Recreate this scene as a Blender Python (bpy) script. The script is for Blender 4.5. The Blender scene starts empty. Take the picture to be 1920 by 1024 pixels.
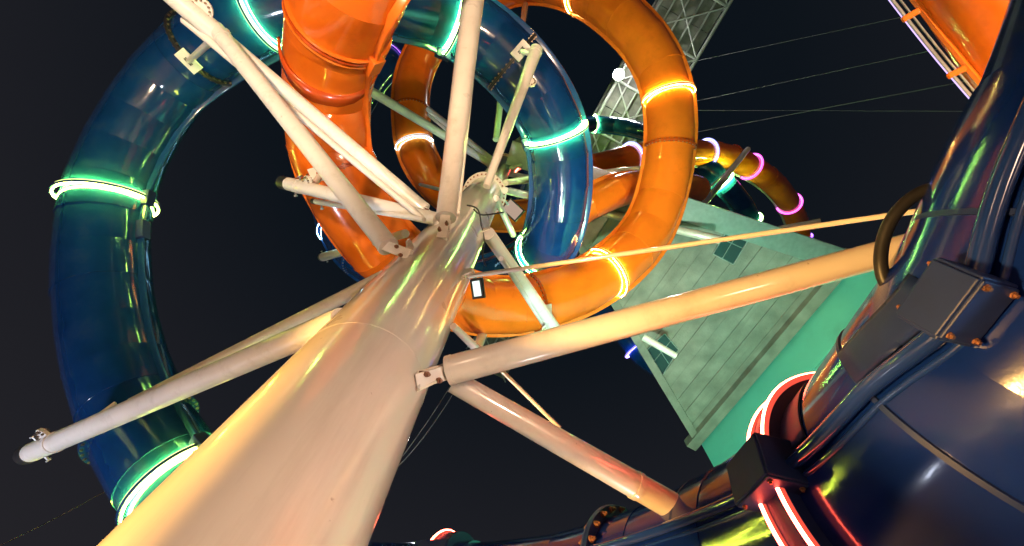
import bpy, bmesh, math, random
import numpy as np
from mathutils import Vector, Matrix

random.seed(7)
SC = bpy.context.scene
COL = SC.collection

# ------------------------------------------------------------------ camera
F_PX = 853.0                       # 16 mm on a 36 mm wide frame, in photo pixels
ZEN = (990.0, 240.0)               # where the zenith falls in the picture
CAM = np.array([0.0, 0.0, 1.5])
upc = np.array([(ZEN[0] - 960) / F_PX, (512 - ZEN[1]) / F_PX, -1.0]); upc /= np.linalg.norm(upc)
yc = np.array([0.0, -1.0, 0.0]); yc = yc - upc * yc.dot(upc); yc /= np.linalg.norm(yc)
xc = np.cross(yc, upc)
RW = np.array([xc, yc, upc])       # camera coordinates -> world
cam_data = bpy.data.cameras.new('camera'); cam = bpy.data.objects.new('camera', cam_data)
COL.objects.link(cam); SC.camera = cam
m4 = Matrix([list(RW[i]) + [CAM[i]] for i in range(3)] + [[0, 0, 0, 1]])
cam.matrix_world = m4
cam_data.sensor_width = 36.0; cam_data.lens = 36.0 * F_PX / 1920.0
cam_data.clip_end = 2000; cam_data.clip_start = 0.05

# ------------------------------------------------------------------ night sky
W = bpy.data.worlds.new('World'); SC.world = W; W.use_nodes = True
nt = W.node_tree; nt.nodes.clear()
out = nt.nodes.new('ShaderNodeOutputWorld')
bg_sky = nt.nodes.new('ShaderNodeBackground'); bg_glow = nt.nodes.new('ShaderNodeBackground')
sky = nt.nodes.new('ShaderNodeTexSky'); sky.sky_type = 'NISHITA'; sky.sun_disc = False
sky.sun_elevation = math.radians(-6); sky.sun_rotation = math.radians(200)
bg_sky.inputs['Strength'].default_value = 0.05
tc = nt.nodes.new('ShaderNodeTexCoord'); sp = nt.nodes.new('ShaderNodeSeparateXYZ')
rp = nt.nodes.new('ShaderNodeValToRGB')
rp.color_ramp.elements[0].position = 0.0; rp.color_ramp.elements[0].color = (0.025, 0.022, 0.025, 1)
rp.color_ramp.elements[1].position = 1.0; rp.color_ramp.elements[1].color = (0.0026, 0.0048, 0.0080, 1)
e = rp.color_ramp.elements.new(0.65); e.color = (0.0108, 0.0112, 0.0148, 1)
e = rp.color_ramp.elements.new(0.88); e.color = (0.0038, 0.0060, 0.0092, 1)
add = nt.nodes.new('ShaderNodeAddShader')
L = nt.links.new
L(tc.outputs['Generated'], sp.inputs[0]); L(sp.outputs['Z'], rp.inputs[0])
L(rp.outputs[0], bg_glow.inputs['Color']); L(sky.outputs[0], bg_sky.inputs['Color'])
L(bg_glow.outputs[0], add.inputs[0]); L(bg_sky.outputs[0], add.inputs[1]); L(add.outputs[0], out.inputs[0])

moon = bpy.data.lights.new('moonlight', 'SUN'); moon.energy = 0.02; moon.angle = math.radians(0.5)
moon.color = (0.8, 0.88, 1.0)
mo = bpy.data.objects.new('moonlight', moon); COL.objects.link(mo)
mo.rotation_euler = (math.radians(40), 0, math.radians(200))

vs = SC.view_settings
vs.view_transform = 'Standard'; vs.look = 'None'; vs.gamma = 1.0; vs.use_curve_mapping = False
vs.exposure = 0.18
SC.render.engine = 'CYCLES'
SC.cycles.use_denoising = True
SC.cycles.max_bounces = 8; SC.cycles.diffuse_bounces = 3; SC.cycles.glossy_bounces = 4
SC.cycles.sample_clamp_indirect = 6.0

# ------------------------------------------------------------------ pixel helpers (photo pixels, 1920 x 1024)
def ray(x, y):
    d = np.array([(x - 960) / F_PX, (512 - y) / F_PX, -1.0])
    d /= np.linalg.norm(d)
    return np.array([RW[0].dot(d), RW[1].dot(d), RW[2].dot(d)])
FWD = ray(960, 512)
def at(x, y, dist):                 # a point at that distance (metres) from the lens
    return CAM + ray(x, y) * dist
def onz(x, y, z):
    r = ray(x, y); return CAM + r * ((z - CAM[2]) / r[2])
def proj(p):
    d = p - CAM
    c = RW.T @ d
    return np.array([960 + F_PX * c[0] / -c[2], 512 - F_PX * c[1] / -c[2]])
def edges(a, b, R):                 # centre of a round section of radius R seen between edge pixels a and b
    r1, r2 = ray(*a), ray(*b)
    h = 0.5 * math.acos(max(-1, min(1, r1.dot(r2))))
    m = r1 + r2; m /= np.linalg.norm(m)
    return CAM + m * (R / math.sin(h))
def unit(v): return v / np.linalg.norm(v)
def V(p): return Vector((float(p[0]), float(p[1]), float(p[2])))

# ------------------------------------------------------------------ materials
MATS = {}
def mat(name, col, rough=0.4, metal=0.0, coat=0.0, noise=0.0, nscale=6.0, bump=0.0, bscale=40.0, trans=0.0,
        dirt=None, dirt_amt=0.0, dscale=2.0, aniso=0.0, rvar=0.0, spec=0.5, chips=0.0):
    m = bpy.data.materials.new(name); m.use_nodes = True
    t = m.node_tree; N = t.nodes; K = t.links.new
    b = N['Principled BSDF']; o = N['Material Output']
    b.inputs['Roughness'].default_value = rough; b.inputs['Metallic'].default_value = metal
    b.inputs['Coat Weight'].default_value = coat; b.inputs['Coat Roughness'].default_value = 0.06
    b.inputs['Specular IOR Level'].default_value = spec
    tcn = N.new('ShaderNodeTexCoord')
    n1 = N.new('ShaderNodeTexNoise'); n1.inputs['Scale'].default_value = nscale; n1.inputs['Detail'].default_value = 5
    K(tcn.outputs['Object'], n1.inputs['Vector'])
    hsv = N.new('ShaderNodeHueSaturation'); hsv.inputs['Color'].default_value = (*col, 1)
    mr = N.new('ShaderNodeMapRange'); mr.inputs[1].default_value = 0.3; mr.inputs[2].default_value = 0.7
    mr.inputs[3].default_value = 1 - noise; mr.inputs[4].default_value = 1 + noise
    K(n1.outputs[0], mr.inputs[0]); K(mr.outputs[0], hsv.inputs['Value'])
    c_out = hsv.outputs[0]
    if dirt is not None:
        n2 = N.new('ShaderNodeTexNoise'); n2.inputs['Scale'].default_value = dscale; n2.inputs['Detail'].default_value = 8
        n2.inputs['Roughness'].default_value = 0.7
        K(tcn.outputs['Object'], n2.inputs['Vector'])
        r2 = N.new('ShaderNodeMapRange'); r2.inputs[1].default_value = 0.52; r2.inputs[2].default_value = 0.78
        r2.inputs[3].default_value = 0; r2.inputs[4].default_value = dirt_amt
        K(n2.outputs[0], r2.inputs[0])
        mx = N.new('ShaderNodeMixRGB'); mx.inputs[2].default_value = (*dirt, 1)
        K(r2.outputs[0], mx.inputs[0]); K(c_out, mx.inputs[1]); c_out = mx.outputs[0]
    K(c_out, b.inputs['Base Color'])
    if chips:
        n5 = N.new('ShaderNodeTexNoise'); n5.inputs['Scale'].default_value = 16; n5.inputs['Detail'].default_value = 3
        K(tcn.outputs['Object'], n5.inputs['Vector'])
        r5 = N.new('ShaderNodeMapRange'); r5.inputs[1].default_value = 0.73; r5.inputs[2].default_value = 0.77; r5.inputs[4].default_value = chips
        K(n5.outputs[0], r5.inputs[0])
        m5 = N.new('ShaderNodeMixRGB'); m5.inputs[2].default_value = (.16, .10, .06, 1)
        K(r5.outputs[0], m5.inputs[0]); K(c_out, m5.inputs[1]); c_out = m5.outputs[0]
        K(c_out, b.inputs['Base Color'])
    if rvar:
        n3 = N.new('ShaderNodeTexNoise'); n3.inputs['Scale'].default_value = nscale * 2.3; n3.inputs['Detail'].default_value = 6
        K(tcn.outputs['Object'], n3.inputs['Vector'])
        r3 = N.new('ShaderNodeMapRange'); r3.inputs[3].default_value = max(0.02, rough - rvar); r3.inputs[4].default_value = rough + rvar
        K(n3.outputs[0], r3.inputs[0]); K(r3.outputs[0], b.inputs['Roughness'])
    if bump:
        n4 = N.new('ShaderNodeTexNoise'); n4.inputs['Scale'].default_value = bscale; n4.inputs['Detail'].default_value = 3
        K(tcn.outputs['Object'], n4.inputs['Vector'])
        bp = N.new('ShaderNodeBump'); bp.inputs['Strength'].default_value = bump; bp.inputs['Distance'].default_value = 0.02
        K(n4.outputs[0], bp.inputs['Height']); K(bp.outputs[0], b.inputs['Normal'])
    if trans:
        tr = N.new('ShaderNodeBsdfTranslucent'); K(c_out, tr.inputs[0])
        mx = N.new('ShaderNodeMixShader'); mx.inputs[0].default_value = trans
        K(b.outputs[0], mx.inputs[1]); K(tr.outputs[0], mx.inputs[2]); K(mx.outputs[0], o.inputs[0])
    MATS[name] = m
    return m
def streaks(name, vec, scale=1.0):  # stretch the dirt of a material into runs
    m = MATS[name]; t = m.node_tree
    for n in list(t.nodes):
        if n.type == 'TEX_NOISE' and n.inputs['Detail'].default_value == 8:
            mp = t.nodes.new('ShaderNodeMapping'); mp.inputs['Scale'].default_value = vec
            src = n.inputs['Vector'].links[0].from_socket; t.links.new(src, mp.inputs[0]); t.links.new(mp.outputs[0], n.inputs['Vector'])
def emit(name, col, s):
    m = bpy.data.materials.new(name); m.use_nodes = True
    t = m.node_tree; t.nodes.clear()
    o = t.nodes.new('ShaderNodeOutputMaterial'); em = t.nodes.new('ShaderNodeEmission')
    em.inputs[0].default_value = (*col, 1); em.inputs[1].default_value = s
    t.links.new(em.outputs[0], o.inputs[0]); MATS[name] = m
    return m

mat('blue', (0.003, 0.030, 0.118), 0.11, coat=0.5, noise=0.14, nscale=3.0, bump=0.05, bscale=5, rvar=0.05,
    dirt=(0.03, 0.05, 0.07), dirt_amt=0.4, dscale=3)
mat('blue_rail', (0.008, 0.045, 0.15), 0.2, coat=0.4, noise=0.1)
mat('navy', (0.002, 0.012, 0.120), 0.13, coat=0.4, noise=0.25, nscale=2.0, bump=0.022, bscale=90, rvar=0.06,
    dirt=(0.012, 0.016, 0.05), dirt_amt=0.5, dscale=2)
mat('navy_paint', (0.006, 0.016, 0.085), 0.5, noise=0.2, bump=0.03, spec=.3)
mat('navy_gloss', (0.006, 0.022, 0.140), 0.12, coat=0.5, noise=0.1)
mat('orange', (0.78, 0.155, 0.010), 0.17, coat=0.5, noise=0.08, nscale=1.6, bump=0.04, bscale=5, rvar=0.05, trans=0.18,
    dirt=(0.42, 0.08, 0.006), dirt_amt=0.45, dscale=1.7)
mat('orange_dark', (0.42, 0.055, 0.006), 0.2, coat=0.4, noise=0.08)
mat('orange_rail', (0.66, 0.14, 0.012), 0.25, coat=0.3, noise=0.1)
mat('cream', (0.66, 0.60, 0.53), 0.30, coat=1.0, noise=0.05, nscale=1.5, bump=0.035, bscale=9, rvar=0.07,
    dirt=(0.36, 0.29, 0.22), dirt_amt=0.5, dscale=1.6, chips=.6)
MATS['cream'].node_tree.nodes['Principled BSDF'].inputs['Coat Roughness'].default_value = 0.10
MATS['cream'].node_tree.nodes['Principled BSDF'].inputs['Coat IOR'].default_value = 1.75
streaks('cream', (2.2, 2.2, .22))
mat('white_steel', (0.72, 0.70, 0.66), 0.36, coat=0.1, noise=0.06, nscale=2, bump=0.03, bscale=20, rvar=0.08,
    dirt=(0.34, 0.29, 0.24), dirt_amt=0.5, dscale=4, chips=.6)
mat('bolt', (0.30, 0.22, 0.16), 0.35, metal=0.9, noise=0.3, nscale=30)
mat('rust_bolt', (0.22, 0.10, 0.06), 0.5, metal=0.6, noise=0.4, nscale=30)
mat('black', (0.015, 0.015, 0.017), 0.45, noise=0.2)
mat('hose', (0.010, 0.010, 0.012), 0.42, noise=0.2, spec=.3)
mat('steel', (0.30, 0.30, 0.29), 0.45, metal=0.6, noise=0.15, dirt=(0.12, 0.1, 0.08), dirt_amt=0.5)
mat('galv', (0.42, 0.43, 0.42), 0.5, metal=0.3, noise=0.15, nscale=10)
mat('concrete', (0.20, 0.20, 0.175), 0.8, noise=0.28, nscale=1.3, bump=0.5, bscale=14, dirt=(0.13, 0.13, 0.11), dirt_amt=0.75, dscale=0.9)
mat('deck', (0.16, 0.155, 0.14), 0.85, noise=0.35, nscale=1.2, bump=0.3, bscale=10, dirt=(0.06, 0.055, 0.05), dirt_amt=0.7)
mat('turquoise', (0.15, 0.64, 0.56), 0.5, noise=0.05, nscale=0.8, dirt=(0.08, 0.30, 0.27), dirt_amt=0.35, dscale=0.6)
mat('alu', (0.45, 0.44, 0.46), 0.32, metal=0.8, noise=0.1)
mat('glass', (0.02, 0.035, 0.045), 0.06, coat=0.4)
mat('wire', (0.10, 0.10, 0.11), 0.6)
mat('paving', (0.23, 0.20, 0.17), 0.7, noise=0.25, nscale=0.8, bump=0.3, bscale=20, dirt=(0.1, 0.09, 0.08), dirt_amt=0.6)
mat('led_off', (0.55, 0.5, 0.45), 0.3)

LED = {  # colour of the strip, also tinting the glowing sleeve that imitates its halo
    'warm': ((0.85, 1.0, 0.07), 620), 'green': ((0.42, 1.0, 0.13), 520), 'yellow': ((1.0, 0.80, 0.20), 170),
    'cyan': ((0.40, 0.80, 1.0), 60), 'violet': ((0.38, 0.14, 1.0), 6), 'magenta': ((1.0, 0.13, 0.85), 5),
    'ice': ((0.38, 0.40, 1.0), 9), 'red': ((1.0, 0.10, 0.06), 24), 'blueviolet': ((0.30, 0.22, 1.0), 24)}
for k, (c, s) in LED.items():
    emit('led_' + k, c, s)
    w = max(c); sat = tuple((.25 if k in ('warm', 'green', 'yellow', 'cyan') else 0) + .75 * (x / w) for x in c)
    emit('sleeve_' + k, sat, 2.2 if k != 'red' else 1.2)
emit('led_red_core', (1.0, 0.09, 0.05), 55)

# ------------------------------------------------------------------ mesh helpers
def link(name, me, m, parent=None, smooth=True):
    o = bpy.data.objects.new(name, me); COL.objects.link(o)
    if m: me.materials.append(MATS[m])
    if smooth: me.shade_smooth()
    if parent is not None:
        o.parent = parent
    return o
def mesh(name, verts, faces, m, parent=None, smooth=True):
    me = bpy.data.meshes.new(name)
    me.from_pydata([tuple(map(float, v)) for v in verts], [], faces); me.update()
    return link(name, me, m, parent, smooth)
def empty(name, loc=(0, 0, 0)):
    o = bpy.data.objects.new(name, None); COL.objects.link(o); o.empty_display_size = 0.3
    o.location = tuple(map(float, loc)); o.rotation_euler = (0, 0, 0)
    return o
def tag(o, label, cat, group=None, kind=None):
    o['label'] = label; o['category'] = cat
    if group: o['group'] = group
    if kind: o['kind'] = kind
    return o
class MB:                          # collects shapes into one mesh
    def __init__(s): s.v = []; s.f = []
    def quad_grid(s, rows, close=False):
        n0 = len(s.v); m = len(rows[0])
        for r in rows: s.v += list(r)
        for i in range(len(rows) - 1):
            for j in range(m if close else m - 1):
                a = n0 + i * m + j; b = n0 + i * m + (j + 1) % m
                s.f.append((a, b, b + m, a + m))
        return n0
    def tube(s, pts, rad, seg=12, cap=True):
        pts = [np.array(p, float) for p in pts]; n = len(pts)
        rads = rad if hasattr(rad, '__len__') else [rad] * n
        rows = []; u = None
        for i in range(n):
            t = unit(pts[min(i + 1, n - 1)] - pts[max(i - 1, 0)])
            if u is None:
                u = np.cross(t, (0, 0, 1) if abs(t[2]) < 0.9 else (1, 0, 0))
            u = unit(u - t * u.dot(t)); w = np.cross(t, u)
            rows.append([pts[i] + rads[i] * (math.cos(a) * u + math.sin(a) * w) for a in np.linspace(0, 2 * math.pi, seg, endpoint=False)])
        n0 = s.quad_grid(rows, True)
        if cap:
            s.f.append(tuple(range(n0, n0 + seg))[::-1]); k = n0 + (n - 1) * seg; s.f.append(tuple(range(k, k + seg)))
    def box(s, c, ax, ay, az):     # centre and three half-axis vectors
        c, ax, ay, az = [np.array(q, float) for q in (c, ax, ay, az)]
        n0 = len(s.v)
        for sz in (-1, 1):
            for sy in (-1, 1):
                for sx in (-1, 1): s.v.append(c + sx * ax + sy * ay + sz * az)
        for q in ((0, 2, 3, 1), (4, 5, 7, 6), (0, 1, 5, 4), (2, 6, 7, 3), (0, 4, 6, 2), (1, 3, 7, 5)):
            s.f.append(tuple(n0 + i for i in q))
    def lathe(s, c, u, w, t, prof, seg=48):   # profile of (radius, height along t), closed loop of the profile
        rows = []
        for a in np.linspace(0, 2 * math.pi, seg, endpoint=False):
            d = math.cos(a) * u + math.sin(a) * w
            rows.append([c + d * r + t * h for r, h in prof])
        rows.append(rows[0])
        s.quad_grid(rows, True)
    def prism(s, poly, off):       # polygon and an extrusion vector
        n0 = len(s.v); n = len(poly)
        poly = [np.array(p, float) for p in poly]
        s.v += poly; s.v += [p + off for p in poly]
        s.f.append(tuple(range(n0, n0 + n))[::-1]); s.f.append(tuple(range(n0 + n, n0 + 2 * n)))
        for i in range(n):
            j = (i + 1) % n; s.f.append((n0 + i, n0 + j, n0 + n + j, n0 + n + i))
    def build(s, name, m, parent=None, smooth=True, bevel=0):
        o = mesh(name, s.v, s.f, m, parent, smooth)
        if bevel:
            md = o.modifiers.new('bevel', 'BEVEL'); md.width = bevel; md.segments = 2; md.limit_method = 'ANGLE'
            md.angle_limit = math.radians(40)
        if smooth:
            try: o.data.set_sharp_from_angle(angle=math.radians(42))
            except Exception: pass
        return o
def frame_of(t):
    t = unit(np.array(t, float))
    u = np.cross(t, (0, 0, 1) if abs(t[2]) < 0.95 else (1, 0, 0)); u = unit(u)
    return t, u, np.cross(t, u)

# ------------------------------------------------------------------ ground
g = MB(); g.quad_grid([[np.array([x, y, 0.0]) for x in (-600, 600)] for y in (-600, 600)])
o = g.build('ground', 'paving'); o['kind'] = 'structure'

# ------------------------------------------------------------------ main column
R_COL = 0.42
def col_axis():
    # vertical planes through the two outline edges give the bearing and the distance
    a, b = ray(180, 1024), ray(690, 1024)
    b1, b2 = math.atan2(a[0], a[1]), math.atan2(b[0], b[1])
    D = R_COL / math.sin(abs(b2 - b1) / 2); m = (b1 + b2) / 2
    return np.array([D * math.sin(m), D * math.cos(m), 0.0])
CA = col_axis()
def col_h(x, y):                   # height on the column axis nearest to the pixel ray
    r = ray(x, y); h = np.array([r[0], r[1]]); c = CA[:2]
    k = c.dot(h) / h.dot(h)
    return CAM[2] + r[2] * k
def col_pt(h): return np.array([CA[0], CA[1], h])
def height_at_px(px_axis):         # axis point whose projection comes nearest to the pixel
    best = min(np.linspace(1, 60, 1200), key=lambda h: np.linalg.norm(proj(col_pt(h)) - np.array(px_axis)))
    return float(best)
H1 = height_at_px((905, 362)); H2 = height_at_px((942, 309)); HT = H2 + 3.0
print('COLUMN', CA, 'H1', H1, 'H2', H2)
column = empty('support_column', CA)
tag(column, 'huge cream painted steel column rising from the lower left to the bolted flanges', 'column')
def cpart(mb, name, m, **k):
    o = mb.build(name, m, column, **k); o.matrix_parent_inverse = Matrix.Translation(-V(CA)); return o
X, Y, Z = np.eye(3)
s = MB(); s.tube([col_pt(h) for h in np.linspace(0, H1, 14)], R_COL, 96); cpart(s, 'shaft', 'cream')
s = MB(); s.tube([col_pt(H1 + 0.16), col_pt(H2)], R_COL * 0.97, 72); cpart(s, 'upper_shaft', 'cream')
s = MB(); s.tube([col_pt(H2 + 0.13), col_pt(HT)], R_COL * 0.8, 64); cpart(s, 'top_shaft', 'white_steel')
for hh, rr, nb in ((H1, R_COL + 0.12, 30), (H2, R_COL + 0.10, 24)):
    s = MB(); s.lathe(col_pt(hh), X, Y, Z, [(0.2, 0), (rr, 0), (rr, 0.07), (0.2, 0.07)], 72); cpart(s, 'flange', 'cream')
    s = MB(); s.lathe(col_pt(hh + 0.075), X, Y, Z, [(0.2, 0), (rr, 0), (rr, 0.07), (0.2, 0.07)], 72); cpart(s, 'flange', 'cream')
    s = MB()
    for k in range(nb):
        a = 2 * math.pi * k / nb; d = np.array([math.cos(a), math.sin(a), 0]) * (rr - 0.05)
        s.tube([col_pt(hh - 0.05) + d, col_pt(hh + 0.2) + d], 0.022, 6)
    o = cpart(s, 'flange_bolts', 'rust_bolt'); o['kind'] = 'stuff'
for hh in (height_at_px((655, 700)), height_at_px((850, 440))):
    s = MB(); s.lathe(col_pt(hh), X, Y, Z, [(R_COL - .01, -.012), (R_COL + .0012, -.005), (R_COL + .0012, .005), (R_COL - .01, .012)], 72)
    cpart(s, 'weld_seam', 'cream')
s = MB(); s.lathe(col_pt(0), X, Y, Z, [(0.3, 0), (1.0, 0), (1.0, .06), (0.3, .06)], 64); cpart(s, 'base_plate', 'cream')

# ------------------------------------------------------------------ tube slides
class Path:
    def __init__(s, centres, R, centre=None, ds=0.08, smooth=2):
        P = np.array(centres, float)
        d = np.linalg.norm(P - CAM, axis=1)
        u = (P - CAM) / d[:, None]
        for _ in range(smooth):
            q = d.copy(); q[1:-1] = 0.25 * d[:-2] + 0.5 * d[1:-1] + 0.25 * d[2:]; d = q
        P = CAM + u * d[:, None]
        s.key = P; s.kd = d
        n = len(P); t = np.concatenate([[0], np.cumsum(np.sqrt(np.linalg.norm(np.diff(P, axis=0), axis=1)))])
        # natural cubic spline per coordinate
        A = np.zeros((n, n)); B = np.zeros((n, 3)); h = np.diff(t)
        A[0, 0] = A[-1, -1] = 1
        for i in range(1, n - 1):
            A[i, i - 1] = h[i - 1]; A[i, i] = 2 * (h[i - 1] + h[i]); A[i, i + 1] = h[i]
            B[i] = 6 * ((P[i + 1] - P[i]) / h[i] - (P[i] - P[i - 1]) / h[i - 1])
        M = np.linalg.solve(A, B)
        Q = []
        for i in range(n - 1):
            for x in np.linspace(t[i], t[i + 1], 60, endpoint=(i == n - 2)):
                a, b = t[i + 1] - x, x - t[i]
                Q.append(M[i] * a ** 3 / (6 * h[i]) + M[i + 1] * b ** 3 / (6 * h[i]) + (P[i] / h[i] - M[i] * h[i] / 6) * a + (P[i + 1] / h[i] - M[i + 1] * h[i] / 6) * b)
        Q = np.array(Q); L_ = np.concatenate([[0], np.cumsum(np.linalg.norm(np.diff(Q, axis=0), axis=1))])
        m = int(L_[-1] / ds)
        ss = np.linspace(0, L_[-1], m)
        s.P = np.stack([np.interp(ss, L_, Q[:, k]) for k in range(3)], 1)
        s.len = L_[-1]; s.ds = ss[1]; s.R = R; s.n = m
        T = np.gradient(s.P, axis=0); s.T = T / np.linalg.norm(T, axis=1)[:, None]
        c = np.array(centre if centre is not None else CA, float)
        s.N = np.zeros_like(s.P)
        for i in range(m):
            v = c - s.P[i]; v[2] = 0
            v = v - s.T[i] * v.dot(s.T[i]); s.N[i] = unit(v)
        s.B = np.cross(s.T, s.N)
        flip = s.B[:, 2].mean() < 0
        if flip: s.B = -s.B
        s.px = np.array([proj(p) for p in s.P])
    def find(s, x, y, lo=0.0, hi=1.0):
        a, b = int(lo * s.n), int(hi * s.n)
        return a + int(np.argmin(np.linalg.norm(s.px[a:b] - np.array([x, y]), axis=1)))

def shell_sections(path, root, m, length=1.0, kink=0.4, seg=28, name='tube_shell', mfun=None, flare=0.006):
    k = max(1, int(round(path.len / length))); cuts = np.linspace(0, path.n - 1, k + 1).astype(int)
    for a, b in zip(cuts[:-1], cuts[1:]):
        idx = np.unique(np.linspace(a, b, 7).astype(int))
        P0, P1 = path.P[a], path.P[b]
        jit = random.uniform(-0.010, 0.010)
        for half in (0, 1):
            rows = []
            for j, i in enumerate(idx):
                f = (i - a) / max(1, b - a)
                kp_ = min(.85, kink * 2); c = path.P[i] * (1 - kp_) + (P0 + (P1 - P0) * f) * kp_
                if j == 0: c = P0
                if j == len(idx) - 1: c = P1
                kk = kink * 4 * f * (1 - f); Tn = unit(path.T[i] * (1 - kk) + unit(P1 - P0) * kk)
                N = unit(path.N[i] - Tn * path.N[i].dot(Tn)); B = path.B[i] - Tn * path.B[i].dot(Tn); B = unit(B - N * B.dot(N))
                r = path.R * (1.0 + flare * (0.5 - f)) + jit
                rows.append([c + r * (math.cos(q) * N + math.sin(q) * B) for q in np.linspace(half * math.pi, (half + 1) * math.pi, seg)])
            # turned-in lips give the shell its thickness at both ends
            c0, c1 = path.P[a], path.P[b]
            rows.insert(0, [c0 + (p - c0) * 0.975 for p in rows[0]]); rows.append([c1 + (p - c1) * 0.975 for p in rows[-1]])
            mb = MB(); mb.quad_grid(rows)
            mb.build(name, (mfun(a, b) if mfun else m), root)

def side_rail(path, root, m, inner=True, w=0.035, h=0.11, name='side_rail'):
    sg = 1 if inner else -1
    rows = []
    prof = [(-0.03, -w), (h - w, -w), (h - 0.3 * w, -0.7 * w), (h, 0), (h - 0.3 * w, 0.7 * w), (h - w, w), (-0.03, w)]
    for i in range(0, path.n, 1 if w > .045 else 2):
        rows.append([path.P[i] + sg * path.N[i] * (path.R + a) + path.B[i] * b for a, b in prof])
    mb = MB(); mb.quad_grid(rows, True); return mb.build(name, m, root)

def ring_profile_lathe(path, i, prof, seg=56, tilt=None):
    T, N, B = path.T[i], path.N[i], path.B[i]
    if tilt: B = B + T * tilt; T = unit(T - path.B[i] * tilt)
    mb = MB(); mb.lathe(path.P[i], N, B, T, prof, seg); return mb

def light_ring(path, i, led, root, m_band, off=0.085, w=0.022, strips=(-1, 1), r_led=0.013, gap=0.034):
    R = path.R
    band = ring_profile_lathe(path, i, [(R + off - 0.035, -w), (R + off + 0.035, -w), (R + off + 0.035, w), (R + off - 0.035, w)]).build('light_ring', m_band, root)
    for sg in strips:
        prof = [(R + off + r_led * math.cos(q), sg * gap + r_led * math.sin(q)) for q in np.linspace(0, 2 * math.pi, 8, endpoint=False)]
        ring_profile_lathe(path, i, prof, 72).build('light_strip', 'led_' + led, band)
        rs = r_led * 0.8
        prof = [(R + off + r_led * 0.7 + rs * math.cos(q), sg * (gap + 0.004) + 1.2 * rs * math.sin(q)) for q in np.linspace(0, 2 * math.pi, 8, endpoint=False)]
        ring_profile_lathe(path, i, prof, 72).build('halo_sleeve', 'sleeve_' + led, band)  # weak glow around the strip, put in as its coloured halo
    return band
def clamp_box(path, i, root, m, size=(0.16, 0.10, 0.10), inner=True, out=0.05):
    sg = 1 if inner else -1
    mb = MB(); c = path.P[i] + sg * path.N[i] * (path.R + out)
    mb.box(c, path.T[i] * size[0], path.N[i] * size[1], path.B[i] * size[2])
    return mb.build('rail_clamp', m, root, smooth=False, bevel=0.012)
def bolted_flange(path, i, root, m, nb=36, h=0.075, w=0.035, rb=0.016, mb_='bolt'):
    R = path.R
    fl = ring_profile_lathe(path, i, [(R - 0.02, -w), (R + h, -w), (R + h, -0.004), (R + h - .012, 0), (R + h, 0.004), (R + h, w), (R - 0.02, w)], 64).build('section_flange', m, root)
    s = MB()
    for k in range(nb):
        a = 2 * math.pi * (k + 0.5) / nb
        d = math.cos(a) * path.N[i] + math.sin(a) * path.B[i]
        c = path.P[i] + d * (R + h * 0.58)
        s.tube([c - path.T[i] * (w + 0.028), c + path.T[i] * (w + 0.028)], rb, 6)
        s.tube([c - path.T[i] * (w + 0.012), c + path.T[i] * (w + 0.012)], rb * 1.7, 6)
    o = s.build('flange_bolts', mb_, fl); o['kind'] = 'stuff'
    return fl

def st(pairs, R): return [edges(a, b, R) for a, b in pairs]
R_S = 0.75

# --- the blue slide: outer loop on the left, then the inner coil
blue_st = [((360, 1110), (500, 930)), ((235, 960), (405, 835)), ((165, 840), (360, 770)), ((120, 690), (313, 680)), ((101, 560), (283, 555)),
           ((99, 450), (279, 450)), ((116, 325), (297, 362)), ((167, 215), (345, 258)), ((245, 108), (392, 190)), ((335, 25), (440, 147)),
           ((440, -50), (512, 108)), ((560, -95), (595, 82)), ((715, -85), (705, 72)), ((830, -50), (800, 88)), ((925, 5), (865, 118)),
           ((1005, 72), (925, 170)), ((1062, 150), (970, 228)), ((1094, 230), (992, 275)), ((1104, 320), (1000, 345)), ((1098, 400), (995, 402)),
           ((1078, 468), (980, 446)), ((1035, 520), (960, 462)), ((960, 552), (925, 478)), ((850, 572), (850, 495)), ((750, 560), (775, 488)),
           ((655, 515), (700, 450)), ((596, 430), (665, 400)), ((588, 330), (655, 330)), ((618, 220), (680, 245)), ((668, 132), (720, 172)),
           ((745, 72), (772, 124)), ((850, 50), (850, 105))]
def redist(P, k):                  # set the first distances along the same sight lines
    for i, d in k.items():
        P[i] = CAM + unit(P[i] - CAM) * d
    return P
bp = Path(redist(st(blue_st, R_S), {0: 9.0, 1: 9.6, 2: 10.3, 3: 11.0, 4: 11.7, 5: 12.3, 6: 12.8, 7: 13.2, 8: 13.3, 9: 13.0}), R_S)
print('BLUE depth', np.round(bp.kd, 1), 'len', round(bp.len, 1))
blue = empty('blue_tube_slide', bp.P[0])
tag(blue, 'blue tube slide with green glowing rings looping down the left side of the column', 'water slide')
def under(root):                   # keep world placement of everything parented under a moved Empty
    for o in root.children:
        o.matrix_parent_inverse = Matrix.Translation(-root.location)
shell_sections(bp, blue, 'blue', 0.8, kink=.5)
side_rail(bp, blue, 'blue_rail'); side_rail(bp, blue, 'blue_rail', inner=False)
for (x, y, lo, hi, c) in ((190, 372, 0, .5, 'warm'), (334, 918, 0, .3, 'warm'), (512, 30, .1, .5, 'green'), (846, 30, .2, .6, 'green'),
                          (1040, 252, .3, .8, 'green'), (1018, 478, .3, .8, 'green'), (622, 432, .5, 1, 'cyan'), (730, 105, .6, 1, 'violet')):
    i = bp.find(x, y, lo, hi)
    light_ring(bp, i, c, blue, 'blue_rail', off=.05 if y > 900 else .085); clamp_box(bp, i, blue, 'navy_paint')
for (x, y, lo, hi) in ((390, 95, 0, .5), (268, 800, 0, .3), (965, 110, .3, .7), (660, 500, .5, 1)):
    bolted_flange(bp, bp.find(x, y, lo, hi), blue, 'black' if x in (390, 965) else 'blue_rail')
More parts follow.
